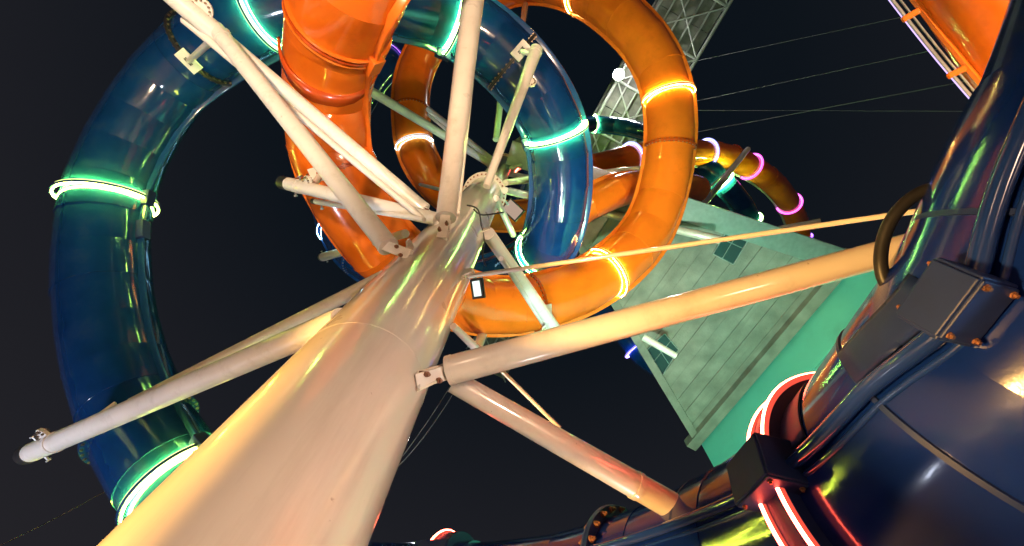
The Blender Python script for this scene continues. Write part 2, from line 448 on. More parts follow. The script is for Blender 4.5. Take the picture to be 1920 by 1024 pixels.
i = bp.find(185, 452, 0, .5); clamp_box(bp, i, blue, 'navy_paint', (0.2, 0.09, 0.1))
under(blue)

# --- the orange slide: big near tube, lower coil, then the inner coil
or_st = [((610, -210), (830, -150)), ((560, -90), (790, -55)), ((545, 0), (752, 5)), ((531, 100), (705, 95)), ((531, 200), (692, 195)), ((545, 300), (693, 285)),
         ((578, 380), (722, 345)), ((632, 470), (765, 415)), ((715, 548), (820, 465)), ((810, 602), (868, 505)), ((930, 628), (930, 522)), ((1040, 612), (1020, 512)),
         ((1140, 568), (1092, 484)), ((1222, 497), (1147, 445)), ((1268, 425), (1183, 395)), ((1296, 320), (1207, 312)), ((1304, 220), (1212, 232)), ((1292, 140), (1203, 170)),
         ((1254, 60), (1176, 112)), ((1195, -8), (1135, 70)), ((1120, -55), (1085, 32)), ((1030, -75), (1020, 8)), ((940, -58), (960, 12)),
         ((850, -10), (893, 38)), ((782, 55), (842, 84)), ((744, 140), (806, 150)), ((738, 215), (802, 212)), ((748, 290), (810, 268)), ((780, 352), (832, 312)),
         ((830, 400), (865, 348)), ((890, 425), (905, 368)), ((955, 432), (950, 380)), ((1030, 420), (1005, 375))]
op = Path(st(or_st, R_S), R_S)
print('ORANGE depth', np.round(op.kd, 1), 'len', round(op.len, 1))
orange = empty('orange_tube_slide', op.P[0])
tag(orange, 'large orange tube slide coiling around the column top with yellow lit rings', 'water slide')
shell_sections(op, orange, 'orange', 1.1)
side_rail(op, orange, 'orange_rail'); side_rail(op, orange, 'orange_rail', inner=False)
for (x, y, lo, hi, c) in ((1256, 182, .3, .8, 'yellow'), (1140, 520, .2, .7, 'yellow'), (1090, -10, .4, .9, 'yellow'), (772, 272, .6, 1, 'cyan')):
    i = op.find(x, y, lo, hi); light_ring(op, i, c, orange, 'orange_rail'); clamp_box(op, i, orange, 'orange_rail', (0.1, 0.07, 0.07))
for (x, y, lo, hi) in ((622, 318, 0, .3), (1255, 276, .3, .8), (1000, 565, .2, .6), (770, 207, .6, 1)):
    bolted_flange(op, op.find(x, y, lo, hi), orange, 'orange_dark')
i = op.find(645, 45, 0, .25)
for k in (-1, 0, 1):
    R = R_S; z = k * 0.07
    ring_profile_lathe(op, i, [(R - .02, z - .022), (R + .05, z - .022), (R + .06, z), (R + .05, z + .022), (R - .02, z + .022)]).build('joint_band', 'orange_rail' if k else 'orange_dark', orange)
clamp_box(op, i, orange, 'orange_rail', (0.16, 0.1, 0.12))
def crescent(px_, a_sag, thick, half):  # dark patch painting the joint flange's shadow showing through the tube wall
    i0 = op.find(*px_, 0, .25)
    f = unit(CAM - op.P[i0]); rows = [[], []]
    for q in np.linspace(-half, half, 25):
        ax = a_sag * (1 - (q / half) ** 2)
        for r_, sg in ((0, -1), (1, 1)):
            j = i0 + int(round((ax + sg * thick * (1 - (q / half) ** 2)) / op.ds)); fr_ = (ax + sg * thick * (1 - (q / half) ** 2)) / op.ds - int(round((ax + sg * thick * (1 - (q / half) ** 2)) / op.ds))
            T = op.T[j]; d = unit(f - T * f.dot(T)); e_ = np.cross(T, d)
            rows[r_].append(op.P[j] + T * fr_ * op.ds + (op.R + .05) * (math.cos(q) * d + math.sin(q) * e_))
    mb = MB(); mb.quad_grid(rows); o = mb.build('flange_shadow_patch', 'orange_dark', orange)
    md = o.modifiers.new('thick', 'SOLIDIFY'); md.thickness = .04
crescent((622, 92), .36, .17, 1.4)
under(orange)

# --- the navy slide close overhead on the right
def sil(x, y, nx, ny, d, R):       # centre of a tube whose outline passes the pixel, the tube lying towards (nx, ny)
    r = ray(x, y); r2 = ray(x + nx * 20, y + ny * 20)
    a = math.asin(R / d); p = unit(r2 - r * r2.dot(r))
    return CAM + (r * math.cos(a) + p * math.sin(a)) * d
nv = [(2072, -313, .92, .38, 3.9), (1937, 17, .93, .37, 3.4), (1838, 193, .92, .4, 3.2), (1756, 382, .88, .48, 3.1), (1670, 510, .83, .55, 3.15), (1568, 662, .76, .65, 3.35),
      (1463, 788, .68, .73, 3.75), (1346, 873, .58, .81, 4.2), (1230, 937, .46, .89, 4.65), (1060, 996, .27, .96, 5.2), (900, 1015, .08, 1, 5.6), (740, 1019, -.08, 1, 6.0), (560, 1011, -.25, .97, 6.4)]
npth = Path([sil(*q, R_S) for q in nv], R_S, smooth=0)
# the bend is banked: its joint drops below mid height towards the upper end
ang = np.radians(np.interp(np.arange(npth.n) / npth.n, [0, .14, .2, .25, .32, 1], [16, 14, 7, 0, -5, -4]))[:, None]
npth.N, npth.B = npth.N * np.cos(ang) - npth.B * np.sin(ang), npth.B * np.cos(ang) + npth.N * np.sin(ang)
navy = empty('navy_tube_slide', npth.P[0])
tag(navy, 'dark navy glossy tube slide sweeping close overhead across the right and bottom edge', 'water slide')
shell_sections(npth, navy, 'navy', 1.0, kink=0.15, seg=48)
for rr_, of_, nm_ in ((.038, .042, 'side_rail'), (.016, -.002, 'rail_bead')):
    for sg_ in ((0,) if nm_ == 'side_rail' else (-1, 1)):
        q = MB(); q.tube([npth.P[i] + npth.N[i] * (R_S + of_) + npth.B[i] * sg_ * .058 for i in range(npth.n)], rr_, 14); q.build(nm_, 'navy_gloss', navy)
side_rail(npth, navy, 'navy_gloss', inner=False, w=0.05, h=0.13)
under(navy)


LR = lambda p, i, led, root, m, **k: light_ring(p, i, led, root, m, **k)
def find_s(x, y, lo=0.0, hi=1.0): return npth.find(x, y, lo, hi)
# station whose rail (not its axis) projects to the pixel
def rail_idx(path, x, y, off=0.1):
    q = np.array([proj(path.P[i] + path.N[i] * (path.R + off)) for i in range(path.n)])
    return int(np.argmin(np.linalg.norm(q - np.array([x, y]), axis=1)))
iN1 = rail_idx(npth, 1415, 868); iN2 = rail_idx(npth, 1760, 545); iN3 = rail_idx(npth, 1085, 1015); iN4 = rail_idx(npth, 806, 1052)
for i in (iN1, iN4):
    R = R_S; w = 0.08
    band = ring_profile_lathe(npth, i, [(R - .02, -w), (R + .10, -w), (R + .10, w), (R - .02, w)], 96, tilt=0).build('light_ring', 'navy_paint', navy)
    for sg in ((-1, 1) if i == iN1 else (1,)):
        for nm, m, r0, rr in (('light_strip', 'led_red_core', R + .118, .011), ('halo_sleeve', 'sleeve_red', R + .102, .018)):
            prof = [(r0 + rr * math.cos(q), sg * (w + .01) + rr * math.sin(q)) for q in np.linspace(0, 2 * math.pi, 8, endpoint=False)]
            ring_profile_lathe(npth, i, prof, 128, tilt=0).build(nm, m, band)
for i, sz in ((iN1, (.17, .11, .12)), (iN2, (.12, .085, .085)), (iN4, (.17, .11, .12))):
    c = npth.P[i] + npth.N[i] * (R_S + .09); T, N, B = npth.T[i], npth.N[i], npth.B[i]
    root_b = MB()
    root_b.box(c + N * sz[1], T * sz[0], N * .012, B * sz[2]); root_b.box(c + B * sz[2], T * sz[0], N * sz[1], B * .012); root_b.box(c - B * sz[2], T * sz[0], N * sz[1], B * .012)
    root_b.box(c + T * sz[0], T * .012, N * sz[1], B * sz[2]); root_b.box(c - T * sz[0], T * .012, N * sz[1], B * sz[2])
    cb = root_b.build('rail_clamp', 'navy_paint', navy, smooth=False, bevel=.006)
    for a in (-1, 1):
        for b in (-1, 1):
            q = MB(); p = c + T * sz[0] * .82 * a + N * sz[1] * .75 * b
            q.tube([p - B * (sz[2] + .03), p + B * (sz[2] + .03)], .008, 8); q.tube([p - B * (sz[2] + .02), p + B * (sz[2] + .02)], .014, 6)
            q.build('bolt', 'rust_bolt', cb)
# saddle plates on the inner upper side of the navy tube, beside the clamps
for i, a0, a1, ln in ((iN1, .12, .75, .34), (iN2, .10, .42, .24)):
    rows = []
    for k in range(-6, 7):
        j = max(0, min(npth.n - 1, i + (0 if i == iN1 else int(.30 / npth.ds)) + int(round(k * ln / 6 / npth.ds))))
        T, N, B = npth.T[j], npth.N[j], npth.B[j]
        rows.append([npth.P[j] + (R_S + .006) * (math.cos(q) * N + math.sin(q) * B) for q in np.linspace(a0, a1, 10)])
    q = MB(); q.quad_grid(rows); o = q.build('saddle_plate', 'navy_paint', navy)
    md = o.modifiers.new('thick', 'SOLIDIFY'); md.thickness = .012; md.offset = 1
# big bolted cross flange near the bottom edge
R = R_S
fl = ring_profile_lathe(npth, iN3, [(R - .02, -.03), (R + .10, -.03), (R + .115, 0), (R + .10, .03), (R - .02, .03)], 96, tilt=0).build('section_flange', 'navy_paint', navy)
bolt_me = None
for k in range(28):
    a = 2 * math.pi * (k + .5) / 28; d = math.cos(a) * npth.N[iN3] + math.sin(a) * (npth.B[iN3])
    T = unit(npth.T[iN3]); c = npth.P[iN3] + d * (R + .062)
    if bolt_me is None:
        q = MB(); q.tube([(0, 0, -.045), (0, 0, .045)], .03, 12); q.tube([(0, 0, -.068), (0, 0, .068)], .021, 6); q.tube([(0, 0, -.085), (0, 0, .085)], .012, 8)
        o = q.build('bolt', 'rust_bolt', fl, smooth=False); bolt_me = o.data
    else:
        o = bpy.data.objects.new('bolt', bolt_me); COL.objects.link(o); o.parent = fl
    o.matrix_local = Matrix.Translation(V(c)) @ V(T).to_track_quat('Z', 'Y').to_matrix().to_4x4()
for i in (rail_idx(npth, 1600, 750), rail_idx(npth, 1850, 380), rail_idx(npth, 1240, 985)):
    ring_profile_lathe(npth, i, [(R - .02, -.018), (R + .012, -.012), (R + .012, .012), (R - .02, .018)], 96).build('seam_band', 'navy_paint', navy)
under(navy)
# black hose looping off the navy slide
hp = [at(x, y, d) for x, y, d in ((1790, 352, 3.0), (1742, 355, 2.98), (1702, 377, 2.95), (1670, 415, 2.92), (1654, 460, 2.9), (1652, 500, 2.88), (1664, 535, 2.88), (1700, 565, 2.88))]
def spl(pts, n=40):
    p = Path(pts, .01, smooth=0, ds=.02); return list(p.P)
q = MB(); q.tube(spl(hp), .03, 14); o = q.build('drain_hose', 'hose')
tag(o, 'thick black hose looping out of the navy slide beside its large clamp', 'hose')

# --- orange slide crossing the top right corner
emit('strip_dim', (.55, .42, 1.0), 1.6)
tr = [sil(x, y, .8, -.6, d, R_S) for x, y, d in ((1480, -330, 9.4), (1590, -165, 9.1), (1706, 0, 8.9), (1818, 158, 8.7), (1925, 310, 8.6), (2030, 470, 8.6))]
tp = Path(tr, R_S, centre=at(1500, 300, 8.8), smooth=1)
cor = empty('orange_tube_slide', tp.P[0]); tag(cor, 'orange tube slide in the top right corner partly behind the navy tube', 'water slide')
shell_sections(tp, cor, 'orange', 1.2)
ncam = [unit(unit(tp.P[i] - at(1500, 300, 6)) * 0 + tp.N[i]) for i in range(tp.n)]
rows = []
for i in range(0, tp.n, 3):
    rows.append([tp.P[i] + tp.N[i] * (R_S + a) + tp.B[i] * b for a, b in ((-.02, -.03), (.05, -.045), (.07, 0), (.05, .045), (-.02, .03))])
q = MB(); q.quad_grid(rows, True); q.build('side_rail', 'orange_rail', cor)
for off, m, rr in ((.20, 'steel', .022), (.225, 'strip_dim', .007), (.135, 'steel', .012)):
    q = MB(); q.tube([tp.P[i] + tp.N[i] * (R_S + off) for i in range(0, tp.n, 3)], rr, 10); q.build('light_strip' if 'strip' in m else 'rail_pipe', m, cor)
for x, y in ((1712, 20), (1795, 130), (1640, -95)):
    i = rail_idx(tp, x, y, .12); q = MB()
    q.box(tp.P[i] + tp.N[i] * (R_S + .13), tp.T[i] * .04, tp.N[i] * .115, tp.B[i] * .03); q.build('rail_clip', 'orange', cor, smooth=False, bevel=.02)
i = int(tp.n * .5)
under(cor)

# --- far orange slide over the building roof
fo = st([((1100, 292), (1108, 350)), ((1200, 266), (1200, 322)), ((1260, 260), (1258, 312)), ((1312, 262), (1308, 311)), ((1362, 268), (1350, 315)), ((1412, 288), (1393, 332)), ((1462, 322), (1436, 362)),
         ((1500, 372), (1464, 398)), ((1518, 425), (1478, 435)), ((1524, 480), (1482, 482)), ((1520, 540), (1478, 530))], R_S)
fp = Path(fo, R_S, centre=at(1330, 450, 27))
fos = empty('orange_tube_slide', fp.P[0]); tag(fos, 'distant orange tube slide with white and magenta lit rings above the concrete roof', 'water slide')
shell_sections(fp, fos, 'orange', 1.3, seg=18); side_rail(fp, fos, 'galv', w=.05, h=.12)
for x, y, c in ((1325, 285, 'ice'), (1408, 308, 'magenta'), (1482, 380, 'magenta'), (1503, 445, 'violet'), (1184, 300, 'ice')):
    light_ring(fp, fp.find(x, y), c, fos, 'orange_rail', r_led=.05, off=.06, strips=(0,), gap=0)
bolted_flange(fp, fp.find(1372, 293), fos, 'orange_dark', nb=24)
under(fos)
# --- far blue slide behind it
fb = st([((930, 400), (965, 420)), ((958, 345), (990, 355)), ((985, 295), (1012, 315)), ((1030, 250), (1047, 278)), ((1075, 225), (1082, 254)), ((1112, 217), (1113, 247)), ((1162, 221), (1158, 250)), ((1215, 231), (1208, 262)),
         ((1270, 252), (1252, 288)), ((1325, 285), (1300, 322)), ((1372, 325), (1342, 360)), ((1408, 370), (1374, 395)), ((1432, 425), (1394, 440)), ((1440, 490), (1400, 495))], .62)
gp = Path(fb, .62, centre=at(1200, 420, 36), smooth=3)
fbs = empty('blue_tube_slide', gp.P[0]); tag(fbs, 'distant dark blue tube slide with green rings passing behind the orange coil', 'water slide')
shell_sections(gp, fbs, 'blue', 1.6, seg=16); side_rail(gp, fbs, 'blue_rail', w=.06, h=.14)
for x, y, c in ((1116, 232, 'green'), (1362, 338, 'green'), (1416, 410, 'green'), (975, 325, 'red')):
    light_ring(gp, gp.find(x, y), c, fbs, 'blue_rail', r_led=.05, off=.06, strips=(0,), gap=0)
under(fbs)
# --- orange slide behind the coil on the right
bo = st([((985, 440), (1020, 490)), ((1035, 392), (1062, 448)), ((1095, 350), (1115, 412)), ((1160, 325), (1172, 388)), ((1235, 318), (1240, 372)), ((1310, 330), (1305, 380))], .56)
kp = Path(bo, .56, centre=at(1100, 250, 17)); 
bos = empty('orange_tube_slide', kp.P[0]); tag(bos, 'orange tube slide lit purple, seen through the coil between the blue tube and concrete roof', 'water slide')
shell_sections(kp, bos, 'orange', 1.2, seg=20); side_rail(kp, bos, 'orange_rail'); under(bos)
# --- small blue slide beyond the left edge of the concrete roof
sb = st([((1080, 560), (1098, 530)), ((1122, 600), (1142, 570)), ((1158, 642), (1180, 612)), ((1192, 684), (1216, 654)), ((1240, 716), (1256, 680))], .62)
qp = Path(sb, .62, centre=at(1250, 560, 30))
sbs = empty('blue_tube_slide', qp.P[0]); tag(sbs, 'small blue tube slide with violet ring below the orange coil at the roof edge', 'water slide')
shell_sections(qp, sbs, 'blue', 1.6, seg=16); side_rail(qp, sbs, 'blue_rail')
light_ring(qp, qp.find(1190, 655), 'blueviolet', sbs, 'blue_rail', r_led=.05, off=.1, strips=(0,), gap=0); under(sbs)

# ------------------------------------------------------------------ support arms
def col_dist(x, y, behind=0.0):
    r = ray(x, y); h = np.array([r[0], r[1]]); c = CA[:2]
    k = c.dot(h) / h.dot(h); near = np.linalg.norm(h * k - c)
    if near < R_COL: k -= math.sqrt(R_COL ** 2 - near ** 2) / np.linalg.norm(h)
    return k + behind
def rad(x, y, dx, dy, hw, dist):   # radius that shows that half width in pixels at that distance
    n = np.hypot(dx, dy); nx, ny = -dy / n, dx / n
    a, b = ray(x + nx * hw, y + ny * hw), ray(x - nx * hw, y - ny * hw)
    return dist * math.sin(.5 * math.acos(min(1, a.dot(b))))
ARMG = 'steel arms bracing the slides to the column'
def arm(label, A, B, hwA, hwB, dA, dB, m='white_steel', cap=None, bracket=None, collar=(), name='support_arm', r=None, group=ARMG, disc=None):
    pA, pB = at(*A, dA), at(*B, dB)
    dx, dy = B[0] - A[0], B[1] - A[1]
    ra, rb = (r, r) if r else (rad(*A, dx, dy, hwA, dA), rad(*B, dx, dy, hwB, dB))
    root = empty(name, pA); tag(root, label, 'support arm' if name == 'support_arm' else 'rod', group)
    L_ = np.linalg.norm(pB - pA); t, u, w = frame_of(pB - pA)
    n = 8
    q = MB(); q.tube([pA + (pB - pA) * f for f in np.linspace(0, 1, n)], list(np.linspace(ra, rb, n)), 28); q.build('pipe', m, root)
    if cap == 'B':
        q = MB(); q.tube([pB - t * .3 * rb, pB + t * (.10 + .9 * rb)], rb * 1.03, 28); q.build('end_cap', 'black', root)
        for sg in (-1, 1):
            q = MB(); p = pB - t * (.25 if sg > 0 else .45); d = sg * (u if abs(u.dot(FWD)) < abs(w.dot(FWD)) else w)
            q.tube([p, p + d * (rb + .07)], .018, 8); q.tube([p + d * (rb + .05), p + d * (rb + .07)], .035, 6); q.build('bolt', 'steel', root)
    for f in collar:
        p = pA + (pB - pA) * f; rr = ra + (rb - ra) * f
        q = MB(); q.lathe(p, u, w, t, [(rr - .01, -.02), (rr * 1.07, -.02), (rr * 1.07, .02), (rr - .01, .02)], 32); q.build('collar', m, root)
    if disc:
        f = disc; p = pA + (pB - pA) * f; rr = ra + (rb - ra) * f
        d = u if abs(u.dot(FWD)) < abs(w.dot(FWD)) else w; d = d if d[2] > 0 else -d; e_ = np.cross(t, d)
        q = MB(); q.tube([p + d * rr * .9 - e_ * .02, p + d * rr * .9 + e_ * .02], rr * 1.05, 28); fl_ = q.build('saddle_disc', m, root)
        q = MB()
        for k in range(7):
            a = math.pi * k / 6; c = p + d * rr * .9 + (math.cos(a) * t + math.sin(a) * d) * rr * .8
            q.tube([c - e_ * .045, c + e_ * .045], .016, 6)
        o = q.build('disc_bolts', 'bolt', fl_); o['kind'] = 'stuff'
    if bracket is not None:        # fork plates from the pipe end at A to the column
        c = at(*bracket[0], bracket[1]); d = unit(c - pA); Lb = np.linalg.norm(c - pA)
        s1 = unit(np.cross(d, FWD)); s2 = np.cross(d, s1)
        for sg in (-1, 1):
            q = MB(); q.box(pA + d * Lb * .42 + s2 * sg * ra * .38, d * Lb * .62, s1 * ra * .5, s2 * ra * .07); q.build('bracket_plate', m, root, smooth=False, bevel=.006)
        for k in (.45, .75):
            q = MB(); p = pA + d * Lb * k + s1 * ra * .3 * (1 if k < .6 else -1)
            q.tube([p - s2 * ra * .95, p + s2 * ra * .95], ra * .1, 8); q.tube([p - s2 * ra * .72, p + s2 * ra * .72], ra * .19, 6); q.build('bolt', 'rust_bolt', root, smooth=False)
        q = MB(); q.tube([pA - t * .004, pA + t * .03], ra * 1.04, 28); q.build('end_plate', m, root)
    for o in root.children: o.matrix_parent_inverse = Matrix.Translation(-root.location)
    return root
def pd(path, x, y, lo=0., hi=1., off=0.):
    i = path.find(x, y, lo, hi); return np.linalg.norm(path.P[i] - CAM) + off

def hanger(root, f, A, dA, B, dB, path, i, w=.10):   # saddle strut from a point of the arm to the slide's joint
    a_, b_ = at(*A, dA), at(*B, dB); p = a_ + (b_ - a_) * f
    c = path.P[i]; d = unit(p - c); d = unit(d - path.T[i] * d.dot(path.T[i])); e_ = c + d * (path.R + .03)
    q = MB(); q.tube([p, e_], w * .55, 14); o = q.build('hanger', 'white_steel', root)
    t_ = path.T[i]; n_ = np.cross(t_, d)
    q = MB(); q.box(e_ + d * .02, t_ * .13, n_ * .22, d * .02); o2 = q.build('saddle_plate', 'white_steel', root, smooth=False, bevel=.006)
    for o_ in (o, o2): o_.matrix_parent_inverse = Matrix.Translation(-root.location)
# upper left bundle
dUL = 8.6
arm('thick arm of the upper left bundle, ending lowest on the column', (728, 462), (405, 55), 20, 15, col_dist(760, 478), dUL, collar=(.93,), bracket=((768, 478), col_dist(770, 480)))
ra_ = arm('outer sleeve with bolted disc at the top left end of the arm bundle', (420, 75), (300, -28), 19, 18, dUL - .1, dUL + .1, disc=.45, collar=(.05, .95), name='support_arm')
hanger(ra_, .1, (420, 75), dUL - .1, (300, -28), dUL + .1, bp, bp.find(390, 95, 0, .5))
arm('upper arm of the upper left bundle, crossing in front of the orange tube', (795, 395), (425, 75), 15, 12, col_dist(815, 410), dUL + .05, bracket=((815, 410), col_dist(815, 412)))
arm('thin rod between the two thick arms of the upper left bundle', (795, 412), (345, 38), 6, 7, col_dist(815, 420), dUL + .25, name='brace_rod')
# tall arm to the top edge
arm('thick cream arm rising from the column to the middle of the top edge', (836, 408), (892, -40), 19, 21, col_dist(832, 440) - .05, 9.6, m='cream', bracket=((829, 448), col_dist(828, 450)))
arm('thin rod close beside the thick arm at the middle of the top edge', (859, 402), (905, -40), 3.5, 3.5, col_dist(858, 405), 9.9, m='cream', name='brace_rod')
# arm to the inner blue coil
dB1 = pd(bp, 965, 110, .3, .7, -.9)
ra_ = arm('cream arm from the large bolted flange up to the inner blue coil', (912, 350), (1006, 92), 7.5, 12, col_dist(905, 362) - .2, dB1, m='cream', collar=(.97,), disc=.75)
hanger(ra_, .95, (912, 350), col_dist(905, 362) - .2, (1006, 92), dB1, bp, bp.find(965, 110, .3, .7))
arm('thin arm crossing the gap of the top of the frame above the inner coil', (985, 10), (978, 60), 6, 5, pd(op, 1000, -30, .4, .9, -.8), pd(bp, 985, 110, .3, .7, .6), m='cream')
# short arm carrying the near orange tube
dO1 = pd(op, 622, 318, 0, .3, .2)
ra_ = arm('short black-capped arm under the bolted joint of the large orange tube', (822, 412), (540, 345), 13, 12.5, col_dist(835, 420), dO1 - 1.0, cap='B', disc=.82, collar=(.9,))
hanger(ra_, .8, (822, 412), col_dist(835, 420), (540, 345), dO1 - 1.0, op, op.find(622, 318, 0, .3))
arm('thin black-capped rod below the short arm under the orange tube', (795, 412), (592, 378), 5, 5.5, col_dist(820, 425), dO1 - 1.05, name='brace_rod', cap='B')
# lower left pair
dL1 = pd(bp, 268, 800, 0, .3, -.95)
ra_ = arm('long arm at lower left with black end cap, across the blue loop', (640, 600), (60, 848), 24, 18, col_dist(640, 600) + .35, dL1, cap='B', collar=(.86,), disc=.88)
hanger(ra_, .87, (640, 600), col_dist(640, 600) + .35, (60, 848), dL1, bp, bp.find(268, 800, 0, .3), .14)
arm('slimmer arm above the long lower left arm, joining it at the blue loop', (720, 520), (245, 752), 14, 6, col_dist(720, 520) + .3, dL1 + .1)
# right hand arms
dF = 4.1
arm('massive pinkish arm from the column to the navy slide at the right edge', (842, 695), (1790, 440), 28, 26, col_dist(790, 715) + .02, 3.7, m='cream', bracket=((778, 714), col_dist(778, 716) + .03))
arm('pinkish arm running down right from the column to the navy slide', (850, 715), (1262, 950), 22, 26, col_dist(800, 715) + .5, np.linalg.norm(npth.P[rail_idx(npth, 1240, 985)] - CAM) - .25, m='cream', collar=(.83,))
arm('thin rod braced onto the arm running down right', (900, 655), (1050, 803), 4, 4, col_dist(840, 640) + .6, 4.35, m='cream', name='brace_rod')
q_root = arm('tapered bracket strut at the column edge above the massive arm', (850, 612), (905, 665), 7, 9, col_dist(842, 600), col_dist(842, 640) + .6, m='cream')
arm('long thin rod crossing from the column to the right above the massive arm', (880, 518), (1790, 386), 4.2, 5.2, col_dist(868, 522), 3.9, m='cream', name='brace_rod', bracket=((866, 524), col_dist(866, 524)))
dO2 = pd(op, 1000, 565, .2, .6, -.85)
ra_ = arm('white arm from the column down to the lower orange coil', (915, 438), (1042, 618), 13, 11, col_dist(905, 430), dO2, collar=(.78,), disc=.93)
hanger(ra_, .9, (915, 438), col_dist(905, 430), (1042, 618), dO2, op, op.find(1000, 565, .2, .6))
arm('thin rod beside the white arm at the lower orange coil', (940, 485), (1020, 610), 5, 4, col_dist(920, 470) + .1, dO2 + .1, name='brace_rod')
arm('short bright stub between the lower orange coil and the massive arm', (890, 668), (910, 612), 9, 8, 9.5, 13.5)
arm('short black-capped stub beyond the orange tube at far left of the column', (760, 438), (606, 482), 8, 8, col_dist(830, 440) + 2.0, pd(bp, 640, 480, .5, 1, -1.2), cap='B')
# far arms around the top flange
dT = np.linalg.norm(col_pt(H2 - 1) - CAM)
arm('far arm running from the small flange to the upper left behind the orange tube', (925, 310), (660, 150), 7, 9, dT - 2, 19.0)
arm('far arm from the small flange to the joint of the inner orange coil', (930, 306), (803, 205), 5.5, 5.5, dT - 1, pd(op, 770, 207, .6, 1, -.3))
arm('far slim rod just below the arm to the inner orange coil joint', (918, 312), (803, 215), 3.5, 3, dT - 1, pd(op, 770, 207, .6, 1, -.2), name='brace_rod')
arm('far arm standing behind the flange arm toward the blue coil', (930, 262), (940, 175), 6, 6, dT - 6, 15.0)
arm('pale green far arm level with the small flange, passing behind both coils', (955, 342), (1208, 317), 5.5, 7, 19.0, 18.5, m='cream')
arm('far arm sloping down right behind the blue coil to the orange coil', (955, 326), (1190, 374), 5, 5, 22, 20.0)
arm('longest far arm running down right under the concrete roof', (955, 358), (1350, 450), 7, 8, 18.5, 17.5, m='cream')
arm('short far arm beside the small flange pointing up right', (962, 302), (1010, 272), 6, 5, dT - 1.5, 22)
arm('white leaning post on the roof edge in front of the far orange slide', (1322, 380), (1402, 280), 6, 5, 24.6, pd(fp, 1385, 300, 0, 1, -1.0))
arm('thin leaning rod beside the white post on the roof edge', (1308, 372), (1385, 302), 2, 2, 24.6, pd(fp, 1385, 300, 0, 1, -.8), name='brace_rod')
arm('short flat post at the lower end of the far orange slide', (1460, 428), (1538, 414), 4, 4, 24.5, 24.8)
arm('white loose ended arm in front of the purple lit orange tube', (1198, 368), (1138, 346), 5, 5, 18.6, 18.9)
arm('white arm crossing the glazed opening at the left roof edge', (1206, 632), (1268, 668), 7, 6, 17.8, 17.9)

arm('short pale strut right of the large flange, upper of two', (948, 343), (1003, 333), 6, 6.5, col_dist(925, 345) + 1.2, 14.6, m='cream')
arm('short pale strut right of the large flange, lower of two', (946, 357), (1004, 371), 6.5, 7, col_dist(925, 358) + .9, 14.2, m='cream')
arm('white strut from the large flange down behind the square floodlight', (930, 372), (962, 440), 6, 6, col_dist(920, 375) + .5, 13.6)
arm('slim strut from the small flange to the far blue slide', (958, 315), (1012, 300), 3.5, 4, dT - 4, 20)
arm('short crossing strut at the hub left of the large flange', (788, 346), (890, 372), 3, 4, pd(op, 790, 330, .6, 1, -.9), col_dist(900, 355) + .5, name='brace_rod')
# gusset plates welded to the shaft where the arms meet it
for x, y, a in ((812, 408, .5), (770, 470, .2), (905, 432, -.6), (868, 512, -.4), (790, 712, -.3), (845, 408, .9)):
    c = at(x, y, col_dist(x, y)); d = unit((c - col_pt(c[2]))); tq = np.cross(Z, d)
    q = MB(); q.prism([c - d * .05 - Z * .16 - tq * .008, c + d * .11 - Z * .05 - tq * .008, c + d * .11 + Z * .05 - tq * .008, c - d * .05 + Z * .16 - tq * .008], tq * .016)
    o = cpart(q, 'gusset_plate', 'cream', smooth=False)

# ------------------------------------------------------------------ floodlights on the column and loose cables
def lamp_panel(label, px_, size, dist, yaw, lit):
    c = at(*px_, dist); back = unit(CAM - c)
    root = empty('floodlight', c); tag(root, label, 'floodlight', 'small floodlights on the column')
    u = unit(np.cross(back, Z)); w = np.cross(u, back); ca, sa = math.cos(yaw), math.sin(yaw)
    u, w = u * ca + w * sa, w * ca - u * sa
    n = unit(back + .35 * u); u = unit(u - n * u.dot(n)); w = np.cross(n, u)
    q = MB(); q.box(c, u * size[0], w * size[1], n * .05); q.build('housing', 'black', root, smooth=False, bevel=.01)
    q = MB(); q.box(c + n * .052, u * (size[0] - .04), w * (size[1] - .04), n * .004); q.build('lens', lit, root, smooth=False)
    h = col_pt(c[2]); d = unit(h - c)
    q = MB(); q.box(c + d * .25 - n * .05, d * .28, np.cross(d, n) * .03, n * .015); q.build('mounting_arm', 'galv', root, smooth=False)
    for o in root.children: o.matrix_parent_inverse = Matrix.Translation(-root.location)
emit('lamp_white', (.86, 1.0, .95), 1.2); emit('lamp_dim', (1.0, .72, .55), .42)
lamp_panel('square floodlight with pinkish lens below the large flange, beside the blue coil', (962, 394), (.30, .22), 13.5, .55, 'lamp_dim')
lamp_panel('narrow floodlight with white lens under the thin rod at the column edge', (896, 541), (.10, .16), 7.2, -.45, 'lamp_white')
for lab, pts, r in (('black cable loop hanging from the large flange down the column edge', [(875, 385), (895, 392), (902, 420), (908, 455), (905, 480), (912, 500)], .012),
                    ('black cable from the flange to the square floodlight', [(888, 392), (900, 402), (920, 402), (945, 398)], .012)):
    q = MB(); q.tube(spl([at(x, y, col_dist(895, 400) - .35) for x, y in pts]), r, 6); tag(q.build('cable', 'black'), lab, 'cable')

